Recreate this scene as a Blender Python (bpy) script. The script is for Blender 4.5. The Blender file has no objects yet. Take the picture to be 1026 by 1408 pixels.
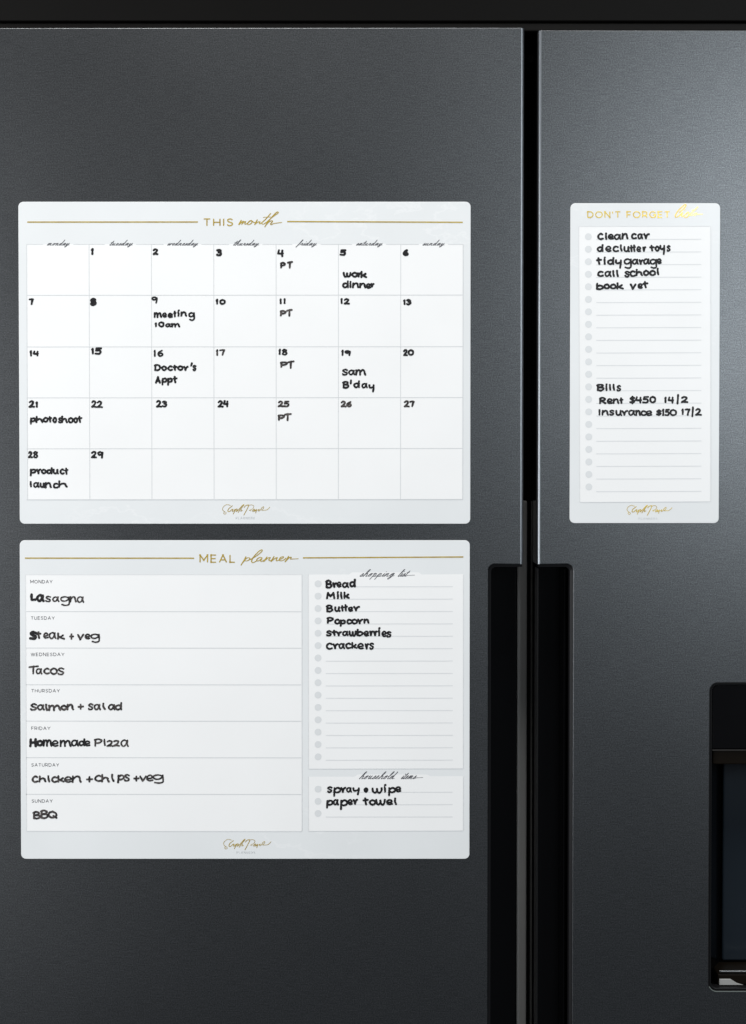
import bpy, bmesh, math, random
import numpy as np
from mathutils import Vector

# ------------------------------------------------------------------ camera, light, exposure
SC = bpy.context.scene
COL = SC.collection
R = math.radians
D, PXM, TILT = 1.45, 0.00068, R(1.15)       # camera distance (m), metres per photo pixel, downward pitch
F = D / PXM
CAMZ = 1.47
cd = bpy.data.cameras.new('camera'); cam = bpy.data.objects.new('camera', cd); COL.objects.link(cam)
cam.location = (0, -D, CAMZ); cam.rotation_euler = (R(90) - TILT, 0, 0)
cd.sensor_fit = 'VERTICAL'; cd.angle = 2 * math.atan(704 / F); cd.clip_start = .05; cd.clip_end = 60
SC.camera = cam
SC.view_settings.view_transform = 'Standard'; SC.view_settings.look = 'None'
SC.view_settings.exposure = 0; SC.view_settings.gamma = 1; SC.view_settings.use_curve_mapping = False

w = bpy.data.worlds.new('World'); SC.world = w; w.use_nodes = True
w.node_tree.nodes['Background'].inputs[0].default_value = (.80, .88, 1, 1)
w.node_tree.nodes['Background'].inputs[1].default_value = .075

def area(name, loc, target, size, power, col, sy=None, spread=180):
    l = bpy.data.lights.new(name, 'AREA'); l.energy = power; l.color = col
    l.shape = 'RECTANGLE'; l.size = size; l.size_y = sy or size; l.spread = R(spread)
    o = bpy.data.objects.new(name, l); COL.objects.link(o); o.location = loc
    o.rotation_euler = (Vector(target) - Vector(loc)).to_track_quat('-Z', 'Y').to_euler()
    return o
area('window_light', (1.06, -1.9, CAMZ + .46), (0.25, 0, CAMZ + .1), .75, 14.8, (.88, .95, 1), .85)
area('ceiling_light', (-.1, -1.2, CAMZ + 2.6), (0, 0, CAMZ - .35), 1.5, 82, (1, .98, .955), .9)
area('side_light', (-1.8, -1.45, CAMZ - .05), (0, 0, CAMZ - .1), 1.0, 37, (.96, .98, 1), 1.3)

def at(px, py, y=0.0):
    """point on the upright plane at depth y seen at photo pixel px, py"""
    a, b = (px - 513) / F, (704 - py) / F
    c, s = math.cos(TILT), math.sin(TILT)
    d = Vector((a, c + b * s, -s + b * c))
    t = (y + D) / d.y
    return Vector((d.x * t, y, CAMZ + d.z * t))
def X(px, py=704, y=0.0): return at(px, py, y).x
def Z(py, y=0.0): return at(513, py, y).z

# ------------------------------------------------------------------ materials
def mat(name, base, rough=.5, metal=0.0, spec=.5, coat=0.0):
    m = bpy.data.materials.new(name); m.use_nodes = True
    b = m.node_tree.nodes['Principled BSDF']
    b.inputs['Base Color'].default_value = (*base, 1); b.inputs['Roughness'].default_value = rough
    b.inputs['Metallic'].default_value = metal; b.inputs['Specular IOR Level'].default_value = spec
    b.inputs['Coat Weight'].default_value = coat
    return m
def N(m, t, **kw):
    n = m.node_tree.nodes.new(t)
    for k, v in kw.items(): setattr(n, k, v)
    return n
def L(m, a, b): m.node_tree.links.new(a, b)
def noise(m, scale, detail=3, mapscale=(1, 1, 1), rough=.5):
    tc = N(m, 'ShaderNodeTexCoord'); mp = N(m, 'ShaderNodeMapping'); mp.inputs['Scale'].default_value = mapscale
    n = N(m, 'ShaderNodeTexNoise'); n.inputs['Scale'].default_value = scale; n.inputs['Detail'].default_value = detail
    n.inputs['Roughness'].default_value = rough
    g = N(m, 'ShaderNodeNewGeometry')
    L(m, g.outputs['Position'], mp.inputs['Vector']); L(m, mp.outputs['Vector'], n.inputs['Vector'])
    return n
def ramp(m, fac, stops):
    r = N(m, 'ShaderNodeValToRGB')
    e = r.color_ramp.elements
    while len(e) < len(stops): e.new(.5)
    for el, (p, c) in zip(e, stops):
        el.position = p; el.color = (*c, 1) if len(c) == 3 else c
    L(m, fac, r.inputs['Fac']); return r
def bsdf(m): return m.node_tree.nodes['Principled BSDF']

def steel():
    m = mat('brushed_black_steel', (.2, .2, .2), .42, 1.0)
    grain = noise(m, 900, 2); brush = noise(m, 60, 4, (1.2, 1, 26), .7); cloud = noise(m, 3, 3)
    mx = N(m, 'ShaderNodeMath', operation='MULTIPLY_ADD'); mx.inputs[1].default_value = .62
    m2 = N(m, 'ShaderNodeMath', operation='MULTIPLY'); m2.inputs[1].default_value = .38
    L(m, grain.outputs['Fac'], mx.inputs[0]); L(m, brush.outputs['Fac'], m2.inputs[0]); L(m, m2.outputs[0], mx.inputs[2])
    c = ramp(m, mx.outputs[0], [(.30, (.066, .071, .076)), (.5, (.125, .130, .135)), (.70, (.200, .209, .217))])
    L(m, c.outputs[0], bsdf(m).inputs['Base Color'])
    rr = N(m, 'ShaderNodeMapRange'); rr.inputs[3].default_value = .33; rr.inputs[4].default_value = .43
    L(m, cloud.outputs['Fac'], rr.inputs[0]); L(m, rr.outputs[0], bsdf(m).inputs['Roughness'])
    bp = N(m, 'ShaderNodeBump'); bp.inputs['Strength'].default_value = .18; bp.inputs['Distance'].default_value = .0004
    L(m, mx.outputs[0], bp.inputs['Height']); L(m, bp.outputs[0], bsdf(m).inputs['Normal'])
    return m
def gloss(name, base, rough, amp=.1, spec=.5):
    m = mat(name, base, rough, 0, spec)
    n = noise(m, 14, 4)
    rr = N(m, 'ShaderNodeMapRange'); rr.inputs[3].default_value = max(.02, rough - amp); rr.inputs[4].default_value = rough + amp
    L(m, n.outputs['Fac'], rr.inputs[0]); L(m, rr.outputs[0], bsdf(m).inputs['Roughness'])
    return m
def marble(name, base, vein):
    """pale printed marble: soft clouds with thin whiter veins"""
    m = mat(name, base, .28, 0, .4)
    cl = noise(m, 9, 5); ve = noise(m, 7, 6, (1, 1, 1.6), .62)
    c1 = ramp(m, cl.outputs['Fac'], [(.35, tuple(v * .98 for v in base)), (.65, tuple(min(1, v * 1.015) for v in base))])
    v = ramp(m, ve.outputs['Fac'], [(.487, (0, 0, 0)), (.5, (1, 1, 1)), (.513, (0, 0, 0))])
    msk = noise(m, 5, 2); mk = ramp(m, msk.outputs['Fac'], [(.5, (0, 0, 0)), (.62, (.7, .7, .7))])
    mu = N(m, 'ShaderNodeMath', operation='MULTIPLY'); L(m, v.outputs[0], mu.inputs[0]); L(m, mk.outputs[0], mu.inputs[1])
    mix = N(m, 'ShaderNodeMixRGB'); mix.inputs[2].default_value = (*vein, 1)
    L(m, mu.outputs[0], mix.inputs[0]); L(m, c1.outputs[0], mix.inputs[1]); L(m, mix.outputs[0], bsdf(m).inputs['Base Color'])
    return m
def whiteboard():
    m = mat('whiteboard_film', (.80, .803, .80), .3, 0, .34)
    n = noise(m, 11, 5)
    c = ramp(m, n.outputs['Fac'], [(.3, (.832, .833, .826)), (.7, (.856, .856, .85))])
    L(m, c.outputs[0], bsdf(m).inputs['Base Color'])
    # faint wiped marker smears
    s = noise(m, 30, 4, (1, 1, 2.2)); sr = ramp(m, s.outputs['Fac'], [(.3, (.29, .29, .29)), (.7, (.34, .34, .34))])
    L(m, sr.outputs[0], bsdf(m).inputs['Roughness'])
    return m
def ink(name, dark, light, lo=.45, hi=.7):
    m = mat(name, dark, .5, 0, .3)
    n = noise(m, 420, 3); c = ramp(m, n.outputs['Fac'], [(lo, dark), (hi, light)])
    L(m, c.outputs[0], bsdf(m).inputs['Base Color']); return m
def foil():
    m = mat('gold_foil', (.7, .5, .1), .26, .5, .5, 1.0)
    n = noise(m, 130, 3); c = ramp(m, n.outputs['Fac'], [(.3, (.66, .44, .055)), (.7, (.86, .64, .13))])
    L(m, c.outputs[0], bsdf(m).inputs['Base Color']); return m

M = dict(
    steel=steel(),
    core=gloss('black_gloss_plastic', (.0022, .0022, .0026), .16, .05, .3),
    satin=gloss('black_satin_plastic', (.0058, .0053, .0048), .5, .06, .09),
    trim=gloss('dark_trim_plastic', (.009, .009, .0095), .34, .06, .14),
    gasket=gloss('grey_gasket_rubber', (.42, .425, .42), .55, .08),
    glass=gloss('smoked_panel', (.012, .018, .025), .26, .05),
    edge=mat('polished_steel_edge', (.27, .288, .305), .42, 1.0),
    lip=gloss('pale_green_grey_plastic', (.15, .17, .16), .35, .05), rim=gloss('matt_black_plastic', (.011, .011, .012), .4, .06, .09), lintel=gloss('brown_black_plastic', (.0055, .004, .0026), .5, .05, .06), dim=gloss('dim_grey_plastic', (.035, .033, .031), .4, .05, .3),
    chrome=mat('satin_chrome', (.30, .31, .31), .3, 1.0),
    grey=gloss('grey_plastic', (.30, .30, .29), .4, .08),
    border=marble('pale_marble_print', (.745, .762, .765), (.80, .81, .81)),
    white=whiteboard(),
    line=mat('grey_print', (.62, .635, .64), .4), faint=mat('faint_grey_print', (.69, .70, .705), .4),
    dot=mat('dot_grey_print', (.68, .695, .70), .4),
    text=mat('charcoal_print', (.10, .10, .11), .45),
    gold=foil(),
    ink=ink('black_marker', (.006, .006, .007), (.022, .020, .020)),
    fade=ink('dry_marker', (.016, .014, .014), (.10, .085, .08), .42, .68),
    pale=ink('thin_marker', (.03, .029, .03), (.13, .125, .125), .4, .66),
)

# ------------------------------------------------------------------ mesh helpers
def link(name, me, m, parent):
    if m: me.materials.append(m)
    o = bpy.data.objects.new(name, me); COL.objects.link(o); o.parent = parent
    if parent:
        o.matrix_parent_inverse.identity()
        root = parent
        off = Vector()
        while root: off += root.location; root = root.parent
        me.transform(__import__('mathutils').Matrix.Translation(-off))
    return o
def thing(name, loc, label, cat):
    o = bpy.data.objects.new(name, None); COL.objects.link(o); o.location = loc; o.empty_display_size = .05
    o['label'] = label; o['category'] = cat; return o
def rounded(x0, z0, x1, z1, r, seg=8, corners=(1, 1, 1, 1)):
    """counter clockwise outline: corners in order bottom-left, bottom-right, top-right, top-left"""
    pts = []
    for k, (cx, cz, sx, sz) in enumerate(((x0, z0, 1, 1), (x1, z0, -1, 1), (x1, z1, -1, -1), (x0, z1, 1, -1))):
        if not corners[k]: pts.append((cx, cz)); continue
        ox, oz = cx + sx * r, cz + sz * r
        a0 = (math.pi, 1.5 * math.pi, 0, .5 * math.pi)[k]
        for i in range(seg + 1):
            a = a0 + .5 * math.pi * i / seg
            pts.append((ox + r * math.cos(a), oz + r * math.sin(a)))
    return pts
def prism(name, pts, yf, yb, m, parent, bevel=0.0, seg=3, seam=None):
    """outline in x,z extruded from the front plane yf back to yb, front rim bevelled"""
    bm = bmesh.new()
    f = [bm.verts.new((x, yf, z)) for x, z in pts]; b = [bm.verts.new((x, yb, z)) for x, z in pts]
    n = len(pts)
    bm.faces.new(f); bm.faces.new(b[::-1])
    for i in range(n):
        j = (i + 1) % n
        bm.faces.new((f[j], f[i], b[i], b[j]))
    bmesh.ops.recalc_face_normals(bm, faces=bm.faces)
    if bevel:
        es = [e for e in bm.edges if all(abs(v.co.y - yf) < 1e-9 for v in e.verts)]
        if seam is not None:                              # the door edges along the centre gap are rolled wider
            wide = [e for e in es if all(abs(v.co.x - seam) < 1e-5 for v in e.verts)]
            bmesh.ops.bevel(bm, geom=wide, offset=.0030, segments=7, profile=.5, affect='EDGES')
            es = [e for e in bm.edges if e.is_valid and all(abs(v.co.y - yf) < 1e-9 for v in e.verts) and any(abs(f.normal.y) < .05 for f in e.link_faces)]
        bmesh.ops.bevel(bm, geom=es, offset=bevel, segments=seg, profile=.5, affect='EDGES')
        for fc in bm.faces:
            fc.smooth = False
            if seam is not None and abs(fc.calc_center_median().x - seam) < .0029 and -.999 < fc.normal.y < -.05 and abs(fc.normal.x) > .05: fc.material_index = 1
    me = bpy.data.meshes.new(name); bm.to_mesh(me); bm.free()
    o = link(name, me, m, parent)
    if seam is not None: me.materials.append(M['edge'])
    return o
def ring(name, outer, inner, yf, yb, m, parent, bevel=0.0):
    """open or closed band between two outlines of equal length, given depth"""
    bm = bmesh.new(); n = len(outer)
    V = lambda p, y: bm.verts.new((p[0], y, p[1]))
    of = [V(p, yf) for p in outer]; if_ = [V(p, yf) for p in inner]; ob = [V(p, yb) for p in outer]; ib = [V(p, yb) for p in inner]
    for i in range(n):
        j = (i + 1) % n
        bm.faces.new((of[i], of[j], if_[j], if_[i])); bm.faces.new((ob[j], ob[i], ib[i], ib[j]))
        bm.faces.new((of[j], of[i], ob[i], ob[j])); bm.faces.new((if_[i], if_[j], ib[j], ib[i]))
    bmesh.ops.recalc_face_normals(bm, faces=bm.faces)
    if bevel:
        es = [e for e in bm.edges if all(abs(v.co.y - yf) < 1e-9 for v in e.verts) and len(e.link_faces) == 2 and any(abs(f.normal.y) < .5 for f in e.link_faces)]
        bmesh.ops.bevel(bm, geom=es, offset=bevel, segments=2, profile=.5, affect='EDGES')
    me = bpy.data.meshes.new(name); bm.to_mesh(me); bm.free()
    return link(name, me, m, parent)
def box(name, x0, x1, y0, y1, z0, z1, m, parent, bevel=0.0):
    bm = bmesh.new(); bmesh.ops.create_cube(bm, size=1)
    for v in bm.verts:
        v.co = ((x0 + x1) / 2 + v.co.x * (x1 - x0), (y0 + y1) / 2 + v.co.y * (y1 - y0), (z0 + z1) / 2 + v.co.z * (z1 - z0))
    if bevel: bmesh.ops.bevel(bm, geom=list(bm.edges), offset=bevel, segments=3, profile=.5, affect='EDGES')
    me = bpy.data.meshes.new(name); bm.to_mesh(me); bm.free()
    return link(name, me, m, parent)

# ------------------------------------------------------------------ flat lettering: stroke field -> outline mesh
rng = np.random.default_rng(7)
def catmull(pts, n=7):
    """smooth polyline; a doubled point is a corner"""
    runs, cur = [], [pts[0]]
    for p in pts[1:]:
        if p == cur[-1] and len(cur) > 1: runs.append(cur); cur = [p]
        elif p != cur[-1]: cur.append(p)
    runs.append(cur); out = []
    for q in runs:
        q = [np.array(p, float) for p in q]
        if len(q) < 3: out += q; continue
        e = [2 * q[0] - q[1]] + q + [2 * q[-1] - q[-2]]
        for i in range(1, len(e) - 2):
            a, b, c, d = e[i - 1:i + 3]
            for k in range(n):
                t = k / n
                out.append(.5 * (2 * b + (c - a) * t + (2 * a - 5 * b + 4 * c - d) * t * t + (3 * b - a - 3 * c + d) * t ** 3))
        out.append(q[-1])
    return out
def field_mesh(name, strokes, y, m, parent, cell=.22, butt=False, wob=0.0):
    """strokes: list of (points [(px,py)...], radius or radii). Builds the union as one flat outline mesh at depth y."""
    segs = []
    for pts, r in strokes:
        pts = [np.array(p, float) for p in pts]
        if np.isscalar(r): r = [r] * len(pts)
        if len(pts) == 1: pts = [pts[0], pts[0] + 1e-3]; r = [r[0]] * 2
        for i in range(len(pts) - 1): segs.append((pts[i], pts[i + 1], r[i], r[i + 1]))
    rm = max(max(s[2], s[3]) for s in segs) + cell * 2
    P = np.array([[*s[0]] for s in segs] + [[*s[1]] for s in segs])
    x0, y0 = P.min(0) - rm; x1, y1 = P.max(0) + rm
    nx, ny = int((x1 - x0) / cell) + 2, int((y1 - y0) / cell) + 2
    gx, gy = x0 + np.arange(nx) * cell, y0 + np.arange(ny) * cell
    Fd = np.full((ny, nx), 9.0)
    for a, b, ra, rb in segs:
        i0, i1 = np.searchsorted(gx, [min(a[0], b[0]) - rm, max(a[0], b[0]) + rm])
        j0, j1 = np.searchsorted(gy, [min(a[1], b[1]) - rm, max(a[1], b[1]) + rm])
        xx, yy = np.meshgrid(gx[i0:i1], gy[j0:j1])
        d = b - a; l2 = max(float(d @ d), 1e-12); l = math.sqrt(l2)
        u = ((xx - a[0]) * d[0] + (yy - a[1]) * d[1]) / l2; t = np.clip(u, 0, 1)
        if butt:
            per = np.abs((xx - a[0]) * d[1] - (yy - a[1]) * d[0]) / l
            al = np.maximum(-u, u - 1) * l
            dd = np.maximum(per - ra, al - ra * .25)
        else:
            dd = np.hypot(xx - a[0] - t * d[0], yy - a[1] - t * d[1]) - (ra + (rb - ra) * t)
        v = Fd[j0:j1, i0:i1]; np.minimum(v, dd, out=v)
    if wob:
        g = rng.normal(size=(ny // 4 + 3, nx // 4 + 3))
        jj, ii = np.arange(ny) / 4, np.arange(nx) / 4
        j_, i_ = jj.astype(int), ii.astype(int); fj, fi = (jj - j_)[:, None], (ii - i_)[None]
        w_ = (g[j_][:, i_] * (1 - fj) * (1 - fi) + g[j_ + 1][:, i_] * fj * (1 - fi) + g[j_][:, i_ + 1] * (1 - fj) * fi + g[j_ + 1][:, i_ + 1] * fj * fi)
        Fd += w_ * wob
    S = Fd < 0
    verts, faces, idx = [], [], {}
    def gv(j, i):
        k = (j, i)
        if k not in idx: idx[k] = len(verts); verts.append((gx[i], gy[j]))
        return idx[k]
    def ev(ja, ia, jb, ib):
        if (jb, ib) < (ja, ia): ja, ia, jb, ib = jb, ib, ja, ia
        k = (ja, ia, jb, ib)
        if k not in idx:
            t = Fd[ja, ia] / (Fd[ja, ia] - Fd[jb, ib])
            idx[k] = len(verts); verts.append((gx[ia] + t * (gx[ib] - gx[ia]), gy[ja] + t * (gy[jb] - gy[ja])))
        return idx[k]
    cnt = S[:-1, :-1].astype(int) + S[1:, :-1] + S[:-1, 1:] + S[1:, 1:]
    full = cnt == 4
    for j in range(ny - 1):
        i = 0; row = full[j]
        nz = np.flatnonzero(row)
        if len(nz):
            br = np.flatnonzero(np.diff(nz) > 1); st = np.r_[nz[0], nz[br + 1]]; en = np.r_[nz[br], nz[-1]]
            for a, b in zip(st, en): faces.append((gv(j, a), gv(j, b + 1), gv(j + 1, b + 1), gv(j + 1, a)))
        for i in np.flatnonzero((cnt[j] > 0) & (cnt[j] < 4)):
            c = ((j, i), (j, i + 1), (j + 1, i + 1), (j + 1, i)); poly = []
            for k in range(4):
                p, q = c[k], c[(k + 1) % 4]
                if S[p]: poly.append(gv(*p))
                if S[p] != S[q]: poly.append(ev(*p, *q))
            if len(poly) > 2: faces.append(tuple(poly))
    me = bpy.data.meshes.new(name)
    me.from_pydata([at(px, py, y)[:] for px, py in verts], [], [f[::-1] for f in faces])
    me.update()
    return link(name, me, m, parent)
def quads(name, rects, y, m, parent):
    """flat printed rules: (x0,y0,x1,y1,thickness) in photo pixels"""
    v, f = [], []
    for x0, y0, x1, y1, t in rects:
        d = Vector((x1 - x0, y1 - y0)).normalized(); n = Vector((-d.y, d.x)) * t / 2
        k = len(v)
        for p in ((x0 + n.x, y0 + n.y), (x1 + n.x, y1 + n.y), (x1 - n.x, y1 - n.y), (x0 - n.x, y0 - n.y)): v.append(at(*p, y)[:])
        f.append((k, k + 1, k + 2, k + 3))
    me = bpy.data.meshes.new(name); me.from_pydata(v, [], f); me.update()
    return link(name, me, m, parent)

def G(s): return [[tuple(float(c) / 100 for c in p.split(',')) for p in st.split()] for st in s.split('|')]
# marker hand: width, strokes (baseline 0, small letters 1 high)
HAND = {k: (w_, G(s)) for k, (w_, s) in {
 'a': (1.0, '82,80 50,102 14,80 6,38 30,0 62,18 84,84|88,98 84,40 98,0'),
 'b': (.95, '12,150 10,80 8,4|10,55 40,96 78,80 84,35 50,-4 10,8'),
 'c': (.85, '80,88 48,102 12,74 8,28 42,-2 86,10'),
 'd': (1.0, '82,75 50,98 12,72 8,28 38,-2 72,22 88,70|90,148 86,70 90,0'),
 'e': (.9, '12,44 54,42 84,58 74,92 44,104 10,74 8,30 40,-4 88,8'),
 'g': (1.0, '84,82 48,102 10,78 14,30 46,14 80,46 88,90|90,98 92,20 88,-48 54,-68 20,-52'),
 'h': (.95, '10,150 10,70 8,0|10,45 45,90 76,72 80,30 92,0'),
 'i': (.36, '16,98 18,50 18,0|18,138 20,142'),
 'k': (.9, '10,150 10,70 8,0|74,96 40,56 14,44|28,52 56,20 88,0'),
 'l': (.36, '16,148 16,70 20,0'),
 'm': (1.45, '8,98 10,50 8,0|10,50 36,96 60,80 64,0|64,50 96,98 122,78 128,30 138,0'),
 'n': (.98, '10,98 10,50 8,0|10,50 46,98 76,82 82,30 92,0'),
 'o': (.95, '50,100 14,80 8,34 42,-2 82,24 82,74 50,102 34,96'),
 'p': (.95, '12,96 10,20 8,-66|12,60 46,102 82,78 78,28 44,2 14,18'),
 'r': (.72, '6,94 26,44 34,2 34,2 42,52 62,90 80,96'),
 's': (.75, '72,88 42,102 14,82 34,56 68,34 56,2 20,0 10,16'),
 't': (.72, '30,132 34,60 46,0|4,86 36,92 76,96'),
 'u': (.98, '10,98 12,30 38,0 72,20 84,96|86,98 84,30 96,0'),
 'v': (.9, '8,96 26,50 40,4 40,4 60,50 84,98'),
 'w': (1.3, '8,98 14,30 36,0 58,24 64,84 64,84 72,22 94,0 118,36 124,98'),
 'y': (.95, '10,98 14,50 40,34 74,56|86,98 84,20 74,-60'),
 'z': (.8, '10,90 44,102 74,88 56,40 10,2 10,2 50,8 84,0'),
 'A': (1.0, '6,0 26,70 46,140 46,140 66,70 90,0|20,44 78,48'),
 'B': (1.05, '20,134 16,70 16,4|8,120 44,142 82,122 70,86 26,72 26,72 80,66 94,30 60,-2 14,6'),
 'D': (1.1, '16,132 14,70 12,4|4,124 50,138 96,100 96,40 56,0 10,4'),
 'H': (1.05, '14,140 12,70 10,0|90,140 88,70 92,0|12,68 50,74 90,76'),
 'I': (.36, '18,140 18,70 18,0'),
 'L': (.85, '14,140 12,70 14,6 14,6 50,0 80,6'),
 'M': (1.3, '8,0 14,70 22,138 22,138 44,80 60,44 60,44 82,90 104,138 104,138 110,60 118,0'),
 'P': (.98, '16,136 14,70 12,0|8,124 50,142 90,116 80,76 44,58 16,60'),
 'Q': (1.2, '56,138 14,110 10,40 50,0 98,30 100,96 56,140|66,40 108,-6'),
 'R': (1.0, '16,130 14,70 12,0|8,120 50,140 84,112 66,76 20,66 20,66 56,36 90,0'),
 'S': (.85, '80,122 44,140 14,110 44,76 78,46 60,4 10,8'),
 'T': (1.05, '54,134 50,70 48,0|4,118 50,128 102,136'),
 '0': (.95, '48,138 14,110 10,40 42,0 80,30 82,104 46,138'),
 '1': (.42, '8,112 24,138 22,70 22,0'),
 '2': (.9, '12,112 40,138 72,116 58,66 10,4 10,4 50,8 86,2'),
 '3': (.85, '12,124 46,138 72,112 36,78 36,78 76,58 70,14 36,-2 8,14'),
 '4': (.9, '24,138 12,64 12,64 50,60 82,66|76,130 70,60 72,0'),
 '5': (.9, '80,136 24,134 24,134 18,80 18,80 60,84 78,46 56,2 10,8'),
 '6': (.85, '66,136 24,100 10,40 38,0 74,26 66,66 34,68 14,40'),
 '7': (.85, '8,128 44,134 80,132 80,132 60,70 50,0'),
 '8': (.9, '70,122 40,140 16,112 44,78 76,44 54,0 16,22 30,66 66,94 72,120'),
 '9': (.85, '72,104 44,136 12,112 22,72 56,76 74,116 74,116 72,60 66,0'),
 '$': (.85, '76,116 40,130 14,104 42,74 74,44 52,10 10,16|44,148 44,-8'),
 '/': (.6, '44,165 30,80 12,-14'), "'": (.3, '20,146 14,116'), '+': (.8, '40,108 38,60 40,16|6,62 40,62 78,66'),
 '&': (.5, '26,112 8,80 10,20 26,0 42,40 38,90 24,112|24,76 26,40'),
}.items()}
# printed sans capitals, height 1
SANS = {k: (w_, G(s)) for k, (w_, s) in {
 'T': (.72, '36,0 36,0 36,100|0,100 72,100'), 'H': (.74, '0,0 0,100|74,0 74,100|0,50 74,50'), 'I': (.02, '1,0 1,100'),
 'S': (.62, '58,86 44,98 28,100 8,92 4,74 16,58 34,50 54,40 60,22 48,6 28,0 12,4 0,16'), 'M': (.88, '0,0 0,100 0,100 44,30 44,30 88,100 88,100 88,0'),
 'E': (.58, '58,100 0,100 0,100 0,0 0,0 58,0|0,51 52,51'), 'A': (.84, '0,0 42,100 42,100 84,0|16,33 68,33'), 'L': (.54, '0,100 0,0 0,0 54,0'),
 'D': (.78, '0,0 0,100 0,100 34,100 60,90 76,66 78,50 76,34 60,10 34,0 34,0 0,0'), 'O': (.98, '49,100 20,92 2,66 0,50 2,34 20,8 49,0 78,8 96,34 98,50 96,66 78,92 49,100'),
 'N': (.74, '0,0 0,100 0,100 74,0 74,0 74,100'), "'": (.02, '1,100 1,72'), 'F': (.56, '56,100 0,100 0,100 0,0|0,48 50,48'),
 'R': (.66, '0,0 0,100 0,100 36,100 58,90 62,67 56,44 36,35 36,35 0,35|38,35 66,0'), 'G': (.86, '82,82 66,96 46,100 16,90 1,62 0,50 2,36 18,8 46,0 68,4 84,18 84,18 84,48 84,48 54,48'),
 'U': (.70, '0,100 0,38 6,14 22,2 35,0 48,2 64,14 70,38 70,100'), 'W': (1.16, '0,100 30,0 30,0 58,94 58,94 86,0 86,0 116,100'), 'Y': (.80, '0,100 40,46 40,46 80,100|40,46 40,0'),
 'P': (.64, '0,0 0,100 0,100 36,100 58,90 62,66 56,42 36,33 36,33 0,33'),
}.items()}
# joined script, before slanting
CURS = {k: (w_, G(s)[0]) for k, (w_, s) in {
 'a': (.95, '4,10 50,92 30,98 6,60 8,14 26,2 46,40 58,96 54,30 64,2 92,24'), 'b': (.8, '0,20 24,120 26,190 12,150 8,40 20,2 46,20 48,70 60,70 80,70'),
 'c': (.7, '0,10 40,90 30,100 8,70 6,20 26,0 70,24'), 'd': (1.0, '4,10 48,92 30,98 6,60 8,14 26,2 46,40 62,200 54,60 62,4 98,24'),
 'e': (.72, '0,14 30,44 40,84 26,98 8,64 8,20 26,0 70,24'), 'f': (.7, '0,14 28,90 40,200 28,190 16,60 4,-80 -4,-60 14,0 34,20 66,30'),
 'g': (.9, '4,10 48,92 30,98 6,60 8,14 26,2 46,40 58,96 46,-20 22,-84 6,-60 40,-4 88,24'), 'h': (.95, '0,12 34,130 38,206 22,170 8,0 8,0 20,60 46,94 56,70 54,20 62,0 94,24'),
 'i': (.48, '0,14 20,96 16,30 24,0 46,24'), 'l': (.52, '0,12 30,120 36,206 20,180 10,50 20,0 50,24'),
 'm': (1.4, '0,10 14,94 8,4 8,4 30,84 46,92 40,4 40,4 64,84 82,92 80,30 92,0 136,24'), 'n': (1.0, '0,10 14,94 8,4 8,4 30,84 50,92 48,30 58,0 96,24'),
 'o': (.8, '0,14 40,98 14,80 6,30 22,0 44,30 42,84 50,86 78,76'), 'p': (.95, '0,14 20,98 6,-90 6,-90 16,50 40,98 54,70 46,12 24,4 50,0 92,24'),
 'r': (.72, '0,14 18,98 26,84 40,84 34,30 44,0 70,24'), 's': (.62, '0,12 28,98 36,60 34,14 16,0 4,14 30,8 60,24'),
 't': (.55, '0,14 24,90 32,168 16,70 14,20 24,0 54,24'), 'u': (.98, '0,14 16,94 10,30 20,2 40,30 54,94 50,30 60,0 96,24'),
 'w': (1.2, '0,14 16,94 10,20 24,2 44,50 50,90 46,20 60,4 80,50 84,92 96,80 118,78'), 'y': (.95, '0,14 16,94 12,30 24,4 46,40 58,96 44,-20 20,-84 4,-60 40,-4 92,24'),
}.items()}

JIT = random.Random(11)
# close-up measuring frames: left, top of the crop and its enlargement
VIEW = {'a': (815, 315, 9.327), 'b': (440, 792, 9.771), 'c': (815, 522, 6.619), 'd': (35, 1008, 6.84), 'e': (36, 810, 9.327), 'f': (205, 492, 9.327),
        'g': (36, 565, 11.4), 'h': (380, 340, 7.329), 'i': (205, 403, 12.825), 'j': (464, 475, 9.327), 'k': (34, 905, 6.84), 'l': (36, 1055, 5.13),
        'm': (440, 1070, 8.55), 'n': (36, 335, 3.42), 'o': (36, 474, 2.7), 'p': (378, 400, 5.13), 'z': (0, 0, 1)}
def hand(view, spec, r, m, parent, name='handwritten_entry', jit=.02):
    """marker lettering, each letter fitted to the box it fills: 'c 65 140 50 138; l 160 185' (heights carry over)"""
    vx, vy, sc = VIEW[view]; out = []; t = b = 0
    for item in spec.split(';'):
        q = item.split(); ch = q[0]; x0, x1 = float(q[1]), float(q[2])
        if len(q) > 3: t, b = float(q[3]), float(q[4])
        X0, X1, T, B = vx + x0 / sc + r, vx + x1 / sc - r, vy + t / sc + r, vy + b / sc - r
        st = HAND[ch][1]; seen = {}
        P = [p for s in st for p in s]
        gx0, gx1 = min(p[0] for p in P), max(p[0] for p in P); gy0, gy1 = min(p[1] for p in P), max(p[1] for p in P)
        wv = max(X1 - X0, .25)
        r_ = (r * 1.02 if r > 1.3 else r * 1.09) * (.88 if ch in 'eags8' and r < 1.6 else 1)
        if ch in 'l1Ii/': X0 += wv * .25; wv *= .5
        for s in st:
            pts = []
            for p in s:
                if p not in seen:
                    seen[p] = (X0 + (p[0] - gx0) / max(gx1 - gx0, .02) * wv + JIT.uniform(-jit, jit) * 7, B - (p[1] - gy0) / max(gy1 - gy0, .02) * (B - T) + JIT.uniform(-jit, jit) * 7)
                pts.append(seen[p])
            s2 = catmull(pts); ph = JIT.uniform(0, 6)
            out.append((s2, [r_ * (1 + .09 * math.sin(ph + i * .5)) for i in range(len(s2))]))
    return field_mesh(name, out, YI, M[m], parent, .24, wob=.07)
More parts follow.
